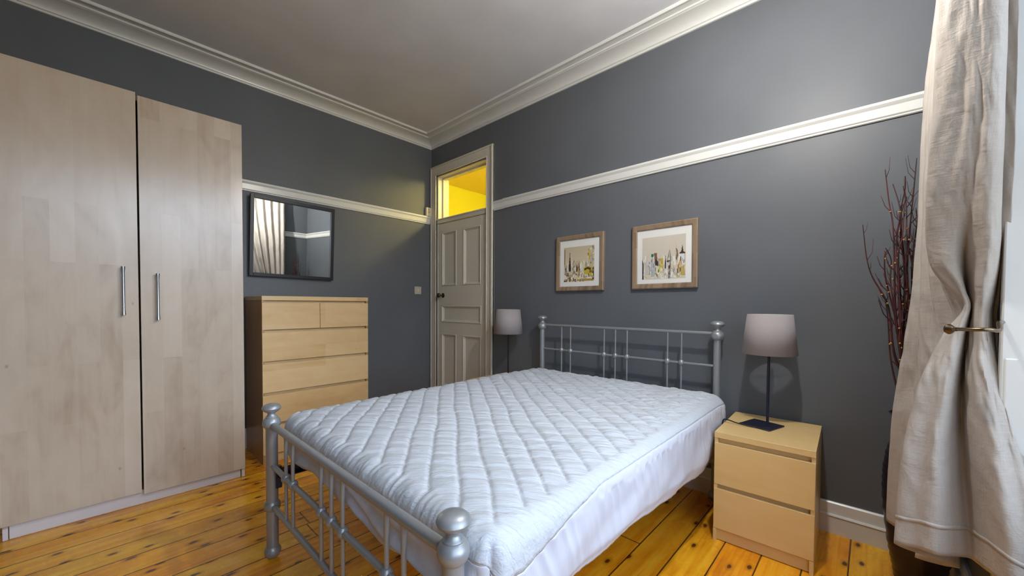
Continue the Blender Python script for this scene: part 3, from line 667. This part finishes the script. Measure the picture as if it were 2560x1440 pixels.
# cord of the right lamp: over the table edge and down behind it
def smooth_path(pts, n=8):
    P = [Vector(p) for p in pts]; out = []
    for i in range(len(P)-1):
        p0, p1, p2, p3 = P[max(i-1, 0)], P[i], P[i+1], P[min(i+2, len(P)-1)]
        for k in range(n):
            t = k/n; out.append(.5*((2*p1)+(-p0+p2)*t+(2*p0-5*p1+4*p2-p3)*t*t+(-p0+3*p1-3*p2+p3)*t**3))
    out.append(P[-1]); return out
cp = [(-.285, -3.335, .556), (-.31, -3.27, .555), (-.315, -3.20, .559), (-.31, -3.150, .566), (-.30, -3.124, .556), (-.27, -3.112, .48), (-.20, -3.108, .30), (-.12, -3.09, .15), (-.075, -3.04, .05), (-.09, -3.0, .006)]
tag(obj('lamp_cord', MB().tube(smooth_path(cp), .0032, 8), M['cord']), 'thin black cord running from lamp base over the bedside table edge', 'cord')
# perforated vent plate low on the wall under the bed head
vt = thing('air_vent', 'perforated vent plate low on the wall under the bed head', 'vent', (0, -2.90, .215))
obj('plate', MB().box((0, -.115, 0), (-.008, .115, .15)), M['gap'], vt, bevel=.002)
hv = MB()
for r in range(4):
    for c_ in range(10): hv.box((-.0075, -.095+c_*.021, .03+r*.028), (-.0086, -.087+c_*.021, .042+r*.028))
obj('holes', hv, M['dark'], vt, smooth=False)

# ------------------------------------------------------------------ curtain, held back beside the bay
ZL = [2.93, 2.4, 2.0, 1.7, 1.45, 1.28, 1.18, 1.135, 1.06, .92, .72, .50, .34]
# every fold line: image column and depth x, from the wall side to the leading edge
COLS = [
 # hidden return at wall side
 ([2410,2372,2345,2330,2320,2310,2300,2296,2290,2275,2262,2256,2255], [-.40]*13),
 ([2390,2346,2311,2300,2291,2281,2272,2268,2260,2245,2229,2219,2216], [-.425,-.43,-.43,-.43,-.43,-.43,-.425,-.425,-.425,-.42,-.42,-.42,-.42]),
 ([2412,2372,2345,2330,2318,2306,2300,2297,2294,2290,2272,2262,2262], [-.47,-.47,-.465,-.46,-.46,-.455,-.45,-.45,-.45,-.45,-.45,-.45,-.45]),
 ([2394,2352,2322,2312,2306,2303,2302,2300,2300,2296,2278,2262,2255], [-.53,-.52,-.51,-.50,-.49,-.485,-.48,-.48,-.48,-.48,-.48,-.48,-.48]),
 ([2440,2400,2372,2358,2346,2338,2336,2337,2338,2336,2325,2310,2305], [-.58,-.57,-.55,-.54,-.53,-.52,-.515,-.51,-.51,-.51,-.51,-.51,-.51]),
 ([2398,2358,2330,2322,2322,2330,2340,2342,2341,2330,2310,2300,2290], [-.65,-.63,-.60,-.58,-.565,-.55,-.545,-.54,-.54,-.54,-.54,-.54,-.54]),
 ([2470,2440,2410,2400,2395,2392,2385,2385,2385,2380,2370,2360,2355], [-.71,-.68,-.65,-.63,-.605,-.59,-.58,-.575,-.57,-.57,-.57,-.58,-.58]),
 ([2402,2364,2338,2334,2336,2355,2385,2388,2380,2352,2320,2300,2290], [-.77,-.74,-.70,-.67,-.64,-.61,-.60,-.60,-.60,-.60,-.60,-.61,-.61]),
 ([2490,2460,2440,2430,2425,2420,2412,2410,2408,2400,2390,2380,2380], [-.83,-.79,-.75,-.71,-.67,-.63,-.62,-.62,-.62,-.62,-.62,-.63,-.63]),
 ([2406,2368,2342,2338,2342,2362,2392,2398,2376,2346,2320,2300,2290], [-.90,-.85,-.80,-.75,-.70,-.66,-.64,-.64,-.64,-.64,-.64,-.65,-.66]),
 ([2500,2480,2455,2445,2440,2432,2425,2420,2415,2405,2400,2400,2400], [-.97,-.91,-.85,-.79,-.73,-.68,-.66,-.66,-.66,-.66,-.66,-.67,-.68]),
 # F: left edge of the front panel
 ([2385,2358,2347,2334,2320,2330,2388,2404,2362,2309,2268,2246,2238], [-1.04,-.98,-.92,-.86,-.80,-.755,-.735,-.73,-.735,-.75,-.77,-.79,-.80]),
 ([2405,2378,2366,2352,2338,2352,2402,2415,2384,2340,2310,2290,2282], [-1.07,-1.01,-.95,-.89,-.83,-.785,-.765,-.76,-.765,-.78,-.80,-.82,-.83]),
 ([2430,2415,2402,2392,2384,2388,2412,2424,2404,2378,2350,2345,2340], [-1.08,-1.02,-.96,-.90,-.838,-.785,-.760,-.75,-.76,-.79,-.81,-.83,-.84]),
 # G: central valley
 ([2450,2435,2428,2422,2416,2411,2416,2426,2418,2405,2402,2412,2425], [-1.085,-1.025,-.965,-.905,-.835,-.735,-.695,-.69,-.69,-.70,-.72,-.74,-.76]),
 ([2470,2455,2450,2444,2436,2426,2428,2434,2428,2420,2425,2448,2462], [-1.085,-1.025,-.967,-.91,-.845,-.775,-.745,-.745,-.74,-.76,-.78,-.80,-.82]),
 # H: right lobe crest
 ([2492,2478,2472,2468,2464,2460,2456,2452,2450,2456,2478,2510,2530], [-1.08,-1.03,-.97,-.915,-.865,-.815,-.785,-.775,-.775,-.80,-.84,-.88,-.90]),
 ([2515,2506,2500,2494,2490,2484,2474,2468,2468,2484,2520,2560,2580], [-1.07,-1.02,-.96,-.905,-.85,-.80,-.77,-.76,-.765,-.79,-.83,-.87,-.89]),
 ([2532,2524,2519,2510,2502,2496,2484,2478,2480,2500,2545,2600,2630], [-1.045,-.99,-.93,-.875,-.82,-.765,-.74,-.735,-.74,-.77,-.82,-.86,-.88]),
 # I: crease then the strip of the leading edge
 ([2527,2520,2516,2508,2500,2494,2486,2482,2484,2500,2550,2605,2640], [-1.02,-.965,-.905,-.85,-.79,-.74,-.72,-.715,-.72,-.75,-.79,-.82,-.84]),
 ([2556,2549,2547,2540,2530,2518,2500,2490,2500,2530,2590,2650,2690], [-1.03,-.975,-.915,-.86,-.80,-.75,-.725,-.72,-.73,-.76,-.80,-.84,-.86]),
]
def catmull(vals, t):
    n = len(vals); i = min(int(t), n-2); f = t-i
    p0, p1, p2, p3 = vals[max(i-1, 0)], vals[i], vals[i+1], vals[min(i+2, n-1)]
    return .5*((2*p1)+(-p0+p2)*f+(2*p0-5*p1+4*p2-p3)*f*f+(-p0+3*p1-3*p2+p3)*f**3)
def zinterp(arr, z):
    for i in range(len(ZL)-1):
        if ZL[i] >= z >= ZL[i+1]:
            f = (ZL[i]-z)/(ZL[i]-ZL[i+1])
            def sl(k):
                a_, b_ = max(k-1, 0), min(k+1, len(ZL)-1); return (arr[b_]-arr[a_])/(ZL[a_]-ZL[b_])
            h = ZL[i]-ZL[i+1]; m0, m1 = sl(i)*h, sl(i+1)*h; f2, f3 = f*f, f*f*f
            return (2*f3-3*f2+1)*arr[i]+(f3-2*f2+f)*m0+(-2*f3+3*f2)*arr[i+1]+(f3-f2)*m1
    return arr[-1] if z < ZL[-1] else arr[0]
def build_curtain():
    NZ = 190; SUB = 9; zt = 2.93; rows_ = []
    nc = len(COLS); ts = [i/SUB for i in range((nc-1)*SUB+1)]
    for r in range(NZ+1):
        s = r/NZ; zc = zt+(ZL[-1]-zt)*s
        cx_ = [zinterp(c[1], zc) for c in COLS]; cyv = [max(y_for(zinterp(c[0], zc), x, zc), -4.06 if x > -.9 else -4.2) for c, x in zip(COLS, cx_)]
        cyv = [max(v, -3.985) if x > -.78 else v for v, x in zip(cyv, cx_)]
        row = []
        for t in ts:
            x = catmull(cx_, t); y = catmull(cyv, t)
            hem = .30 + .105*smoothstep(9.6, 11.4, t) - .025*smoothstep(13.0, 19.0, t) + .008*math.sin(t*2.1)
            z = zt+(hem-zt)*s
            # creases: diagonal wrinkles near the tie and soft horizontal ones above
            wv = .007*nz(t*.55+z*1.3, z*7.0-t*.9, 2)*smoothstep(.3, 1.0, z) + .0035*nz(t*1.6, z*17+t*1.1, 5)
            wv += .012*math.exp(-((z-1.0)/.16)**2)*nz(t*2.6, z*15+t*1.4, 8) + .010*nz(t*.9, z*3.0, 11)*smoothstep(1.0, .5, z)
            row.append((x-abs(wv)*.2-wv*.9, y+wv*.35, z))
        rows_.append(row)
    n = len(ts); mb = MB(); mb.v = [p for r in rows_ for p in r]
    mb.f = [(r*n+k, r*n+k+1, (r+1)*n+k+1, (r+1)*n+k) for r in range(NZ) for k in range(n-1)]
    o0 = Vector((-.7, -3.9, ZL[-1]))
    c = thing('curtain', 'natural linen curtain tied back beside the bay window', 'curtain', o0)
    split = NZ-11
    a = MB(); a.v = [(p[0]-o0.x, p[1]-o0.y, p[2]-o0.z) for p in mb.v]; a.f = mb.f
    o = obj('drape', a, M['linen'], c, angle=80); md = o.modifiers.new('thick', 'SOLIDIFY'); md.thickness = .003; md.offset = 0
    # hem stitching line, a thin raised band along the bottom
    hb = MB(); k0 = 0
    for rr_ in (NZ-7, NZ-6): hb.v += [(p[0]-o0.x, p[1]-o0.y, p[2]-o0.z) for p in rows_[rr_]]
    hb.f = [(k, k+1, n+k+1, n+k) for k in range(11*SUB, n-1)]
    o = obj('hem_seam', hb, M['linen'], c, angle=80); md = o.modifiers.new('thick', 'SOLIDIFY'); md.thickness = .0052; md.offset = 0
    return c
cur = build_curtain()
# curtain pole overhead (above the frame of the photo)
ct = thing('curtain_pole', 'brass curtain pole above the bay carrying the linen curtain', 'curtain pole', (-1.4, -3.925, 2.95))
obj('pole', MB().tube([(.95, 0, 0), (-2.6, 0, 0)], .012, 14), M['brass'], ct)
# holdback
hbk = thing('curtain_holdback', 'aged brass curved curtain holdback gripping the linen curtain', 'holdback', (-.745, YW, 1.135))
bx = Vector(hbk.location)
def hp(px, py, x): v = at_x(px, py, x); return (v[0]-bx.x, v[1]-bx.y, v[2]-bx.z)
tip = at_x(2386, 823, -.865)
path = [(0, .004, 0), (-.03, .012, 0), (-.08, .028, 0), hp(2498, 826, -.872), hp(2470, 824, -.905), hp(2430, 824, -.90), hp(2395, 823, -.878)]
obj('arm', MB().tube(smooth_path(path, 6), .0055, 12), M['brass'], hbk)
kn = MB(); tp = Vector(hp(2383, 823, -.868)); dn = (tp-Vector(hp(2430, 824, -.90))).normalized()
prof = [(.0005, -.012), (.006, -.011), (.0065, -.002), (.012, .004), (.0155, .010), (.013, .015), (.0005, .018)]
tmp = MB().lathe(prof, (0, 0, 0), 20); q = dn.to_track_quat('Z', 'Y')
kn.add([tuple(tp+q @ Vector(v)) for v in tmp.v], tmp.f); obj('end_knob', kn, M['brass'], hbk)
obj('wall_rose', MB().box((-.012, .0, -.022), (.014, .010, .022)), M['brass'], hbk, bevel=.003)

# ------------------------------------------------------------------ vase with twigs in the corner
vc = (-.235, -3.868)
vs = thing('floor_vase', 'tall dark glazed floor vase holding twigs, half hidden by curtain', 'vase', (vc[0], vc[1], 0))
prof = [(.001, 0), (.070, 0), (.074, .01), (.082, .06), (.098, .15), (.112, .27), (.119, .38), (.118, .47), (.110, .54), (.096, .60), (.086, .635), (.082, .66), (.086, .69), (.100, .712), (.104, .716), (.100, .718), (.084, .695), (.074, .66), (.078, .62), (.09, .55), (.09, .3), (.001, .28)]
rib = []
for i in range(len(prof)-1):
    (r0, z0), (r1, z1) = prof[i], prof[i+1]; m_ = 6 if i < 11 else 2
    for k in range(m_):
        f = k/m_; z = z0+(z1-z0)*f; r = r0+(r1-r0)*f
        if 1 < i < 11: r += .0018*math.sin(z*2*PI/.028)
        rib.append((r, z))
rib.append(prof[-1]); obj('body', MB().lathe(rib, (0, 0, 0), 40, False), M['vase'], vs)
def twig_thing(label, stems, idx):
    return None
TW = [  # (depth x, [(px,py)...]) main stems, tip last
 (-.30, [(2262,1000),(2240,900),(2225,790),(2212,745),(2180,690),(2166,640),(2157,562)]),
 (-.26, [(2268,1000),(2250,880),(2238,760),(2236,640),(2232,560),(2222,500),(2213,424)]),
 (-.22, [(2280,1000),(2266,880),(2262,700),(2256,600),(2250,540),(2263,470),(2263,440)]),
 (-.20, [(2290,1000),(2280,860),(2268,690),(2276,560),(2284,480),(2292,395)]),
 (-.28, [(2275,1000),(2258,850),(2246,700),(2242,600),(2254,530),(2268,492)]),
 (-.24, [(2284,1000),(2272,840),(2270,720),(2258,640),(2252,585),(2254,545),(2245,500),(2232,460)]),
 (-.18, [(2270,1000),(2262,900),(2240,800),(2215,700),(2212,640),(2220,625)]),
 (-.16, [(2295,1000),(2286,840),(2280,700),(2284,620),(2292,560),(2290,520)]),
 (-.25, [(2300,1000),(2292,820),(2286,690),(2268,600),(2266,520),(2258,465)]),
 (-.21, [(2262,1000),(2248,860),(2234,760),(2226,700),(2228,650),(2214,620)]),
 (-.27, [(2305,1000),(2296,820),(2290,680),(2296,560),(2300,470)]),
 (-.19, [(2258,1000),(2240,960),(2226,890),(2220,800),(2213,745)]),
 (-.23, [(2310,1000),(2300,800),(2294,640),(2302,520)]),
 (-.29, [(2272,1000),(2256,870),(2252,760),(2246,640),(2256,590),(2262,500)]),
]
TX = ['leaning furthest towards the bed', 'with tall straight fork nearest the bed side', 'slim and upright in the middle', 'tallest, brushing the curtain edge', 'bent at half height', 'with a split tip in the middle', 'short and curving towards the bed', 'standing close to the curtain', 'crooked, near the curtain', 'thin and low on the bed side', 'straight, partly behind the curtain', 'drooping low over the vase rim', 'mostly hidden behind the curtain', 'with several small side shoots']
rt = random.Random(5)
for k in range(16):
    x0 = 2250+rt.random()*60; top = rt.uniform(600, 820); x1 = x0-10+rt.uniform(-14, 10)
    TW.append((rt.uniform(-.31, -.15), [(x0+12, 1000), (x0+rt.uniform(-6, 6), 900), (x1+8, (top+900)/2), (x1, top)])); TX.append(None)
for i, (xd, pts) in enumerate(TW):
    P = [Vector(at_x(px, py, xd+.012*math.sin(k*1.3+i))) for k, (px, py) in enumerate(pts)]
    b0 = Vector((vc[0]+.05*math.cos(i*2.4), vc[1]+.05*math.sin(i*2.4), .70)); P = [Vector((vc[0]+.03*math.cos(i*2.4+2), vc[1]+.03*math.sin(i*2.4+2), .30)), b0] + [p for p in P if p.z > .80]
    sp_ = smooth_path(P, 6); n = len(sp_); rad = [.0054*(1-.74*k/n) for k in range(n)]
    tb = MB().tube([p-P[1] for p in sp_], rad, 7)
    for k in range(6):                                   # side shoots
        j = int(n*(.35+.6*rt.random())); j = min(j, n-3); d0 = (sp_[j+1]-sp_[j]).normalized()
        sd = Vector((rt.uniform(-.3, .3), rt.uniform(-1, 1), 0)).normalized(); ln = rt.uniform(.03, .10)
        q0 = sp_[j]-P[1]; tb.tube([q0, q0+(d0*.7+sd*.45)*ln*.5, q0+(d0*1.0+sd*.35)*ln], [rad[j]*.7, rad[j]*.5, rad[j]*.3], 5)
    o = tag(obj('twig', tb, M['twig']), 'dried red-brown twig in the dark vase, '+(TX[i] or 'packed in the dense dark middle of the bunch'), 'twig', 'dried twigs in the corner vase'); o.location = P[1]
    for k in range(3):
        j = int(n*(.3+.5*rt.random())); p = sp_[j]-P[1]; obj('bud', MB().sphere((p.x-.004, p.y+rt.uniform(-.006, .006), p.z), .0038, 8), M['bud'], o)

# ------------------------------------------------------------------ ceiling lamp (just above the frame) and hall lamp
cl = thing('pendant_bulb', 'bare bulb hanging from the ceiling near the curtain side of the bed', 'ceiling lamp', (-1.10, -3.41, ZC-.06))
obj('ceiling_rose', MB().lathe([(.001, .06), (.045, .06), (.045, 0), (.045, -.015), (.02, -.03), (.001, -.03)], (0, 0, 0), 24), M['trim'], cl)
obj('flex', MB().tube([(0, 0, -.02), (0, 0, -.33)], .003, 8), M['trim'], cl)
obj('bulb_holder', MB().tube([(0, 0, -.32), (0, 0, -.385)], .018, 14), M['trim'], cl)
obj('bulb', MB().sphere((0, 0, -.42), .036, 20), M['bulb'], cl)
hlp = thing('hall_bulb', 'warm globe lamp on the ceiling of the yellow hallway', 'ceiling lamp', (.75, -1.35, 2.86))
obj('bulb_holder', MB().tube([(0, 0, 0), (0, 0, -.06)], .02, 14), M['trim'], hlp)
obj('globe', MB().sphere((0, 0, -.15), .105, 24), M['hallbulb'], hlp)
